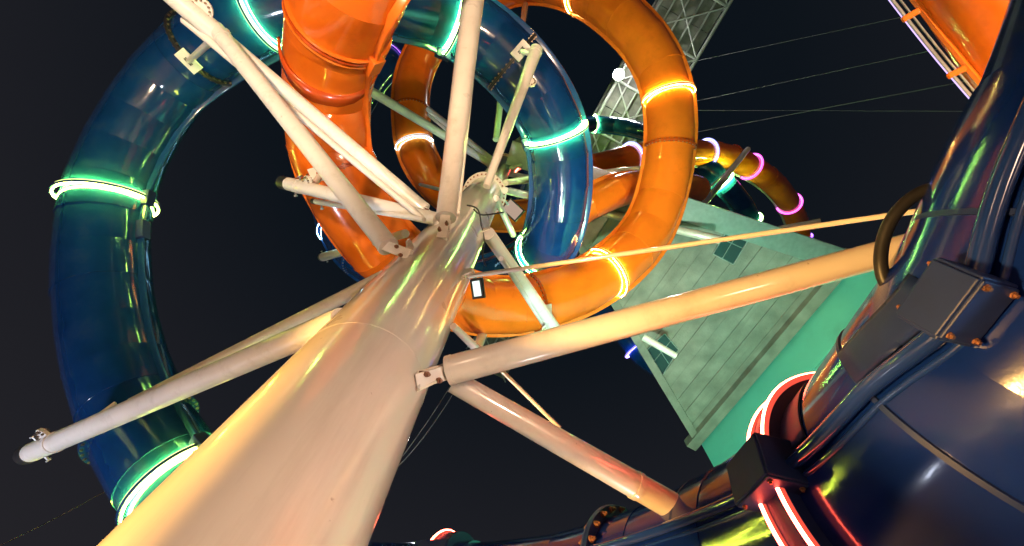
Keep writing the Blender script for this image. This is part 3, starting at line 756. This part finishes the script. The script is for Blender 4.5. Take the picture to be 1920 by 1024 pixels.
# ------------------------------------------------------------------ concrete building on the right
HS = 18.5
Bc, Cc = onz(1602, 474, HS), onz(1302, 828, HS)
Dc = onz(1085, 470, HS); top2 = onz(1270, 366, HS)
def isect(p, d, q, e):             # lines in plan
    A = np.array([[d[0], -e[0]], [d[1], -e[1]]]); k = np.linalg.solve(A, (q - p)[:2]); return p + d * k[0]
Ac = isect(Cc, Dc - Cc, Bc, top2 - Bc); Ac[2] = HS
bld = empty('concrete_building', (Cc + Bc) / 2 * np.array([1, 1, 0]))
tag(bld, 'concrete building corner with board marked soffit over a turquoise clad wall', 'building')
hd = unit(Bc - Cc); hn = np.array([-hd[1], hd[0], 0.]); hn = hn if hn.dot(Ac - Cc) > 0 else -hn
def clip(poly, n, d0, keep):       # keep the side where n.p >= d0 (or <=)
    res = []
    for i in range(len(poly)):
        a, b = poly[i], poly[(i + 1) % len(poly)]; fa, fb = (n.dot(a) - d0) * keep, (n.dot(b) - d0) * keep
        if fa >= 0: res.append(a)
        if fa * fb < 0: res.append(a + (b - a) * fa / (fa - fb))
    return res
vr = None
for n_ in list(MATS['concrete'].node_tree.nodes):
    if n_.type == 'TEX_NOISE' and n_.inputs['Detail'].default_value == 8:
        t_ = MATS['concrete'].node_tree; src = n_.inputs['Vector'].links[0].from_socket
        vr = t_.nodes.new('ShaderNodeVectorRotate'); vr.rotation_type = 'Z_AXIS'; vr.inputs['Angle'].default_value = -math.atan2(hd[1], hd[0])
        mp = t_.nodes.new('ShaderNodeMapping'); mp.inputs['Scale'].default_value = (.18, 2.4, .6)
        t_.links.new(src, vr.inputs['Vector']); t_.links.new(vr.outputs[0], mp.inputs[0]); t_.links.new(mp.outputs[0], n_.inputs['Vector'])
soff = [Cc, Bc, Ac]
q = MB(); q.prism([p + Z * .12 for p in soff], Z * 1.4); q.build('roof_slab', 'concrete', bld, smooth=False)
d0 = hn.dot(Cc); dmax = hn.dot(Ac) - d0; bw = .62; k = 0
while k * bw < dmax:
    pl = clip(clip(soff, hn, d0 + k * bw + .007, 1), hn, d0 + (k + 1) * bw - .007, -1)
    if len(pl) >= 3:
        q = MB(); z = random.uniform(-.012, .012); q.prism([p + Z * z for p in pl], Z * .11); q.build('soffit_board', 'concrete', bld, smooth=False)
    k += 1
def beam(p, r, w, h, m, name, inset):
    d = unit(r - p); n = np.array([-d[1], d[0], 0.]); cen = (Cc + Bc + Ac) / 3; n = n if n.dot(cen - p) > 0 else -n
    q = MB(); q.box((p + r) / 2 + n * inset - Z * h * .4, (r - p) / 2, n * w, Z * h); q.build(name, m, bld, smooth=False, bevel=.01)
beam(Bc, Ac, .42, .22, 'alu', 'edge_beam', .38); beam(Cc, Ac, .16, .15, 'concrete', 'edge_beam', .15); beam(Cc - hd * .25, Bc, .24, .2, 'concrete', 'edge_beam', .1)
# glazed openings, each with frame bars and panes
def opening(c4):
    P4 = [onz(*c, HS - .03) for c in c4]
    root = MB()
    def bar(a, b, w=.016): root.tube([a, b], w, 6)
    for a in range(4): bar(P4[a], P4[(a + 1) % 4], .022)
    m1, m2 = (P4[0] * .55 + P4[1] * .45), (P4[3] * .55 + P4[2] * .45); bar(m1, m2)
    n1, n2 = (P4[0] + P4[3]) / 2, (P4[1] + P4[2]) / 2; bar(n1, n2)
    fr = root.build('window', 'alu', bld, smooth=False)
    c = m1 + (m2 - m1) * .5
    for quad in ((P4[0], m1, c, n1), (m1, P4[1], n2, c), (n1, c, m2, P4[3]), (c, n2, P4[2], m2)):
        g_ = sum(quad) / 4; q = MB(); q.prism([g_ + (p - g_) * .97 + Z * .0 for p in quad], Z * .02); q.build('pane', 'glass', fr, smooth=False)
opening([(1371, 420), (1412, 435), (1375, 496), (1337, 476)]); opening([(1246, 625), (1272, 656), (1238, 710), (1209, 660)])
# clad wall below the soffit
wall_in = -hn * .30; nrm = -hn
Wc, We = Cc + wall_in + hd * .1, Bc + wall_in - hd * .1
q = MB(); q.box((Wc + We) / 2 * np.array([1, 1, 0]) - hn * .16 + Z * HS / 2, (We - Wc) / 2, hn * .1, Z * (HS / 2 - .06)); q.build('wall_core', 'black', bld, smooth=False)
ph = 1.9; z = HS - .1
while z - ph > 0:
    q = MB(); q.box((Wc + We) / 2 * np.array([1, 1, 0]) + hn * .02 + Z * (z - ph / 2), (We - Wc) / 2, hn * .035, Z * (ph / 2 - .03)); q.build('cladding_panel', 'turquoise', bld, smooth=False)
    z -= ph
q = MB(); sd = unit(Ac - Cc); q.box((Wc + Ac) / 2 * np.array([1, 1, 0]) + Z * HS / 2 + hd * .8, (Ac - Wc) / 2 * np.array([1, 1, 0]) * .97, np.array([-sd[1], sd[0], 0]) * .1, Z * (HS / 2 - .1)); 
under(bld)

# ------------------------------------------------------------------ truss footbridge high overhead
HB = 44.0
b1, b2 = onz(1240, 0, HB), onz(1122, 215, HB); bd = unit(b2 - b1)
e1 = onz(1372, 0, HB); bn = np.array([-bd[1], bd[0], 0.]); bw_ = bn.dot(e1 - b1)
if bw_ < 0: bn = -bn; bw_ = -bw_
br = empty('truss_footbridge', b1); tag(br, 'grey steel truss footbridge crossing high overhead behind the coils', 'bridge')
S0, bay = -24.0, 4.4
S1 = min(np.linspace(20, 80, 400), key=lambda s_: abs(proj(b1 + bd * s_)[1] - 640))
def bpnt(s_, w_, z_=0.): return b1 + bd * s_ + bn * w_ + Z * z_
for w_ in (0, bw_):
    q = MB(); q.tube([bpnt(S0, w_), bpnt(S1, w_)], .14, 8); q.build('bottom_chord', 'galv', br)
    q = MB(); q.tube([bpnt(S0, w_, 3), bpnt(S1, w_, 3)], .12, 8); q.build('top_chord', 'galv', br)
for f in (.2, .4, .6, .8):
    q = MB(); q.tube([bpnt(S0, bw_ * f, .25), bpnt(S1, bw_ * f, .25)], .085, 6); q.build('joist', 'galv', br)
s_ = S0; k = 0
while s_ < S1 - .1:
    q = MB(); q.tube([bpnt(s_, 0), bpnt(s_, bw_)], .11, 6); q.build('cross_beam', 'galv', br)
    q = MB(); q.tube([bpnt(s_, 0, -.02), bpnt(s_ + bay, bw_, -.02)], .065, 6); q.build('diagonal_brace', 'galv', br)
    q = MB(); q.tube([bpnt(s_, bw_, -.1), bpnt(s_ + bay, 0, -.1)], .065, 6); q.build('diagonal_brace', 'galv', br)
    for w_ in (0, bw_):
        q = MB(); q.tube([bpnt(s_, w_), bpnt(s_, w_, 3)], .08, 6); q.build('post', 'galv', br)
        q = MB(); q.tube([bpnt(s_, w_), bpnt(s_ + bay, w_, 3)], .06, 6); q.build('side_brace', 'galv', br)
    for j in range(2):
        q = MB(); z_ = .45 + random.uniform(-.03, .03)
        q.box(bpnt(s_ + bay * (j + .5) / 2, bw_ / 2, z_), bd * (bay / 4 - .03), bn * bw_ * .47, Z * .06); q.build('deck_panel', 'deck', br, smooth=False)
    s_ += bay; k += 1
under(br)
# the bright lamp on the bridge edge
lp = onz(1160, 140, HB - 1.6)
root = empty('bridge_floodlight', lp); tag(root, 'dazzling white floodlight hanging from the edge of the truss bridge', 'floodlight')
emit('lamp_dazzle', (1, .98, .92), 260)
q = MB(); q.tube([lp + Z * .25, lp + Z * .6], [.42, .2], 16); q.build('housing', 'galv', root)
me = bpy.data.meshes.new('bulb'); bm = bmesh.new(); bmesh.ops.create_icosphere(bm, subdivisions=2, radius=.45); bmesh.ops.translate(bm, verts=bm.verts, vec=V(lp)); bm.to_mesh(me); bm.free()
link('bulb', me, 'lamp_dazzle', root)
q = MB(); q.tube([lp + Z * .5, lp + Z * 1.6], .06, 8); q.build('bracket', 'galv', root)
for o in root.children: o.matrix_parent_inverse = Matrix.Translation(-root.location)

# ------------------------------------------------------------------ wires in the sky
def wire(label, a, da, b, db, r):
    q = MB(); A_, B_ = at(*a, da), at(*b, db)
    q.tube([A_ + (B_ - A_) * f - Z * .3 * 4 * f * (1 - f) for f in np.linspace(0, 1, 14)], r, 6); tag(q.build('wire', 'wire'), label, 'wire', 'thin wires in the night sky')
wire('thin wire in the lower left corner of the sky', (-40, 1040), 16, (300, 862), 15, .009)
wire('thin wire between the bridge and the corner orange slide, lowest where it meets it', (1250, 258), 44, (1850, 145), 30, .022)
wire('thin wire across the sky just above the lowest one', (1280, 195), 44, (1760, 92), 30, .018)
wire('topmost thin wire slanting to the top right corner', (1290, 118), 44, (1740, 22), 30, .016)
wire('nearly level thin wire under the slanting wires', (1290, 207), 44, (1830, 209), 30, .013)
wire('thin wire running down from the massive arm beside the column', (850, 715), 9, (700, 920), 8, .006)
wire('second thin wire running down beside the column, right of the first', (862, 718), 9, (740, 880), 8, .006)

# ------------------------------------------------------------------ floodlights standing on the ground
FLG = 'floodlights standing on the ground'
def ground_flood(label, pos, aim, colr, power, cone=100, blend=.6, size=.25):
    p = np.array(pos, float); t, u, w = frame_of(np.array(aim, float) - p)
    lens = 'lens_%d' % len(MATS); emit(lens, colr, 38)
    root = empty('ground_floodlight', (p[0], p[1], 0)); tag(root, label, 'floodlight', FLG)
    q = MB(); q.box(p - t * .16, t * .10, u * .30, w * .22); q.build('housing', 'black', root, smooth=False, bevel=.02)
    q = MB(); q.box(p - t * .055, t * .005, u * .27, w * .19); q.build('lens', lens, root, smooth=False)
    q = MB(); q.box((p[0], p[1], .03), X * .2, Y * .2, Z * .03); q.tube([(p[0], p[1], .05), p - t * .2], .03, 8); q.build('stand', 'steel', root, smooth=False)
    for o in root.children: o.matrix_parent_inverse = Matrix.Translation(-root.location)
    l = bpy.data.lights.new('lamp', 'SPOT'); l.energy = power; l.color = colr; l.spot_size = math.radians(cone); l.spot_blend = blend; l.shadow_soft_size = size
    lo = bpy.data.objects.new('lamp', l); COL.objects.link(lo); lo.parent = root; lo.matrix_parent_inverse = Matrix.Translation(-root.location)
    lo.location = tuple(p); lo.rotation_euler = V(-t).to_track_quat('Z', 'Y').to_euler()
ground_flood('amber floodlight on the ground left of the column base', (-4.8, 0.8, .5), (-1.1, 1.6, 2.7), (1.0, .52, .14), 6000, 46)
ground_flood('peach floodlight on the ground to the right facing the column', (2.4, -1.6, .5), (-1.05, 1.6, 2.9), (1.0, .66, .46), 860, 56)
ground_flood('warm white floodlight on the ground behind the viewer to the left', (-3.6, -4.6, .5), (-3.8, -1.5, 12), (1.0, .74, .48), 4600, 75)
ground_flood('warm white floodlight on the ground to the right', (5.2, -3.4, .5), (2.0, -0.5, 13), (1.0, .70, .46), 5200, 75)
ground_flood('neutral floodlight on the ground beyond the column', (1.2, 6.8, .5), (0, 4.0, 13), (.86, .92, 1.0), 4000, 80)
ground_flood('added pale fill floodlight on the ground at the far left', (-8.6, 5.2, .5), (-5.0, 4.2, 8), (.72, .80, 1.0), 1500, 85)  # added as cool fill for the blue loop and lower left arms
ground_flood('yellow green floodlight on the ground under the navy slide', (3.4, 4.4, .5), (2.6, 2.6, 4), (.90, 1.0, .35), 60, 110)
ground_flood('added cyan floodlight on the ground under the right end of the navy slide', (4.6, .4, .5), (3.2, .8, 4.5), (.35, .75, 1.0), 220, 110)  # added to give the navy tube blue reflections
gB = (Cc + Bc) / 2 + hn * 6.0 - hd * 2
ground_flood('green floodlight on the ground in front of the turquoise wall', (gB[0], gB[1], .5), tuple((Cc + Bc) / 2 - Z * 3), (.48, 1.0, .62), 12500, 120)

# ------------------------------------------------------------------ unseen lamp posts added for warm fill and ground reflections
def fill_lamp_post(label, x, y, colr, power):
    root = empty('fill_lamp_post', (x, y, 0)); tag(root, label, 'lamp post', 'added fill lamp posts on the plaza')
    q = MB(); q.tube([(x, y, 0), (x, y, .5), (x, y, 4.1)], [.11, .08, .05], 14); q.build('pole', 'black', root)
    q = MB(); q.lathe(np.array([x, y, 4.05]), X, Y, Z, [(.06, .22), (.34, .02), (.36, 0), (.33, 0), (.05, .18)], 28); q.build('shade', 'black', root)
    nm = 'disc_%d' % len(MATS); emit(nm, colr, 25)
    q = MB(); q.lathe(np.array([x, y, 4.06]), X, Y, Z, [(.055, 0), (.28, 0), (.28, .02), (.055, .02)], 28); q.build('lens', nm, root)
    for o in root.children: o.matrix_parent_inverse = Matrix.Translation(-root.location)
    l = bpy.data.lights.new('lamp', 'SPOT'); l.energy = power; l.color = colr; l.shadow_soft_size = .25; l.spot_size = math.radians(140); l.spot_blend = .5
    lo = bpy.data.objects.new('lamp', l); COL.objects.link(lo); lo.parent = root; lo.matrix_parent_inverse = Matrix.Translation(-root.location); lo.location = (x, y, 3.98)
fill_lamp_post('added shaded lamp post, unseen on the plaza behind the viewer to the left', -6.5, -4.0, (1.0, .56, .26), 3000)
fill_lamp_post('added shaded lamp post, unseen on the plaza behind the viewer to the right', 6.0, -6.5, (1.0, .60, .32), 3000)
fill_lamp_post('added shaded lamp post, unseen on the plaza beyond the column', -4.5, 9.5, (1.0, .58, .28), 3000)
fill_lamp_post('added shaded lamp post, unseen on the plaza at far left', -11.5, 2.5, (1.0, .52, .24), 3000)
fill_lamp_post('added shaded lamp post, unseen on the plaza at far right under the concrete roof', 7.5, 6.0, (1.0, .62, .40), 2000)
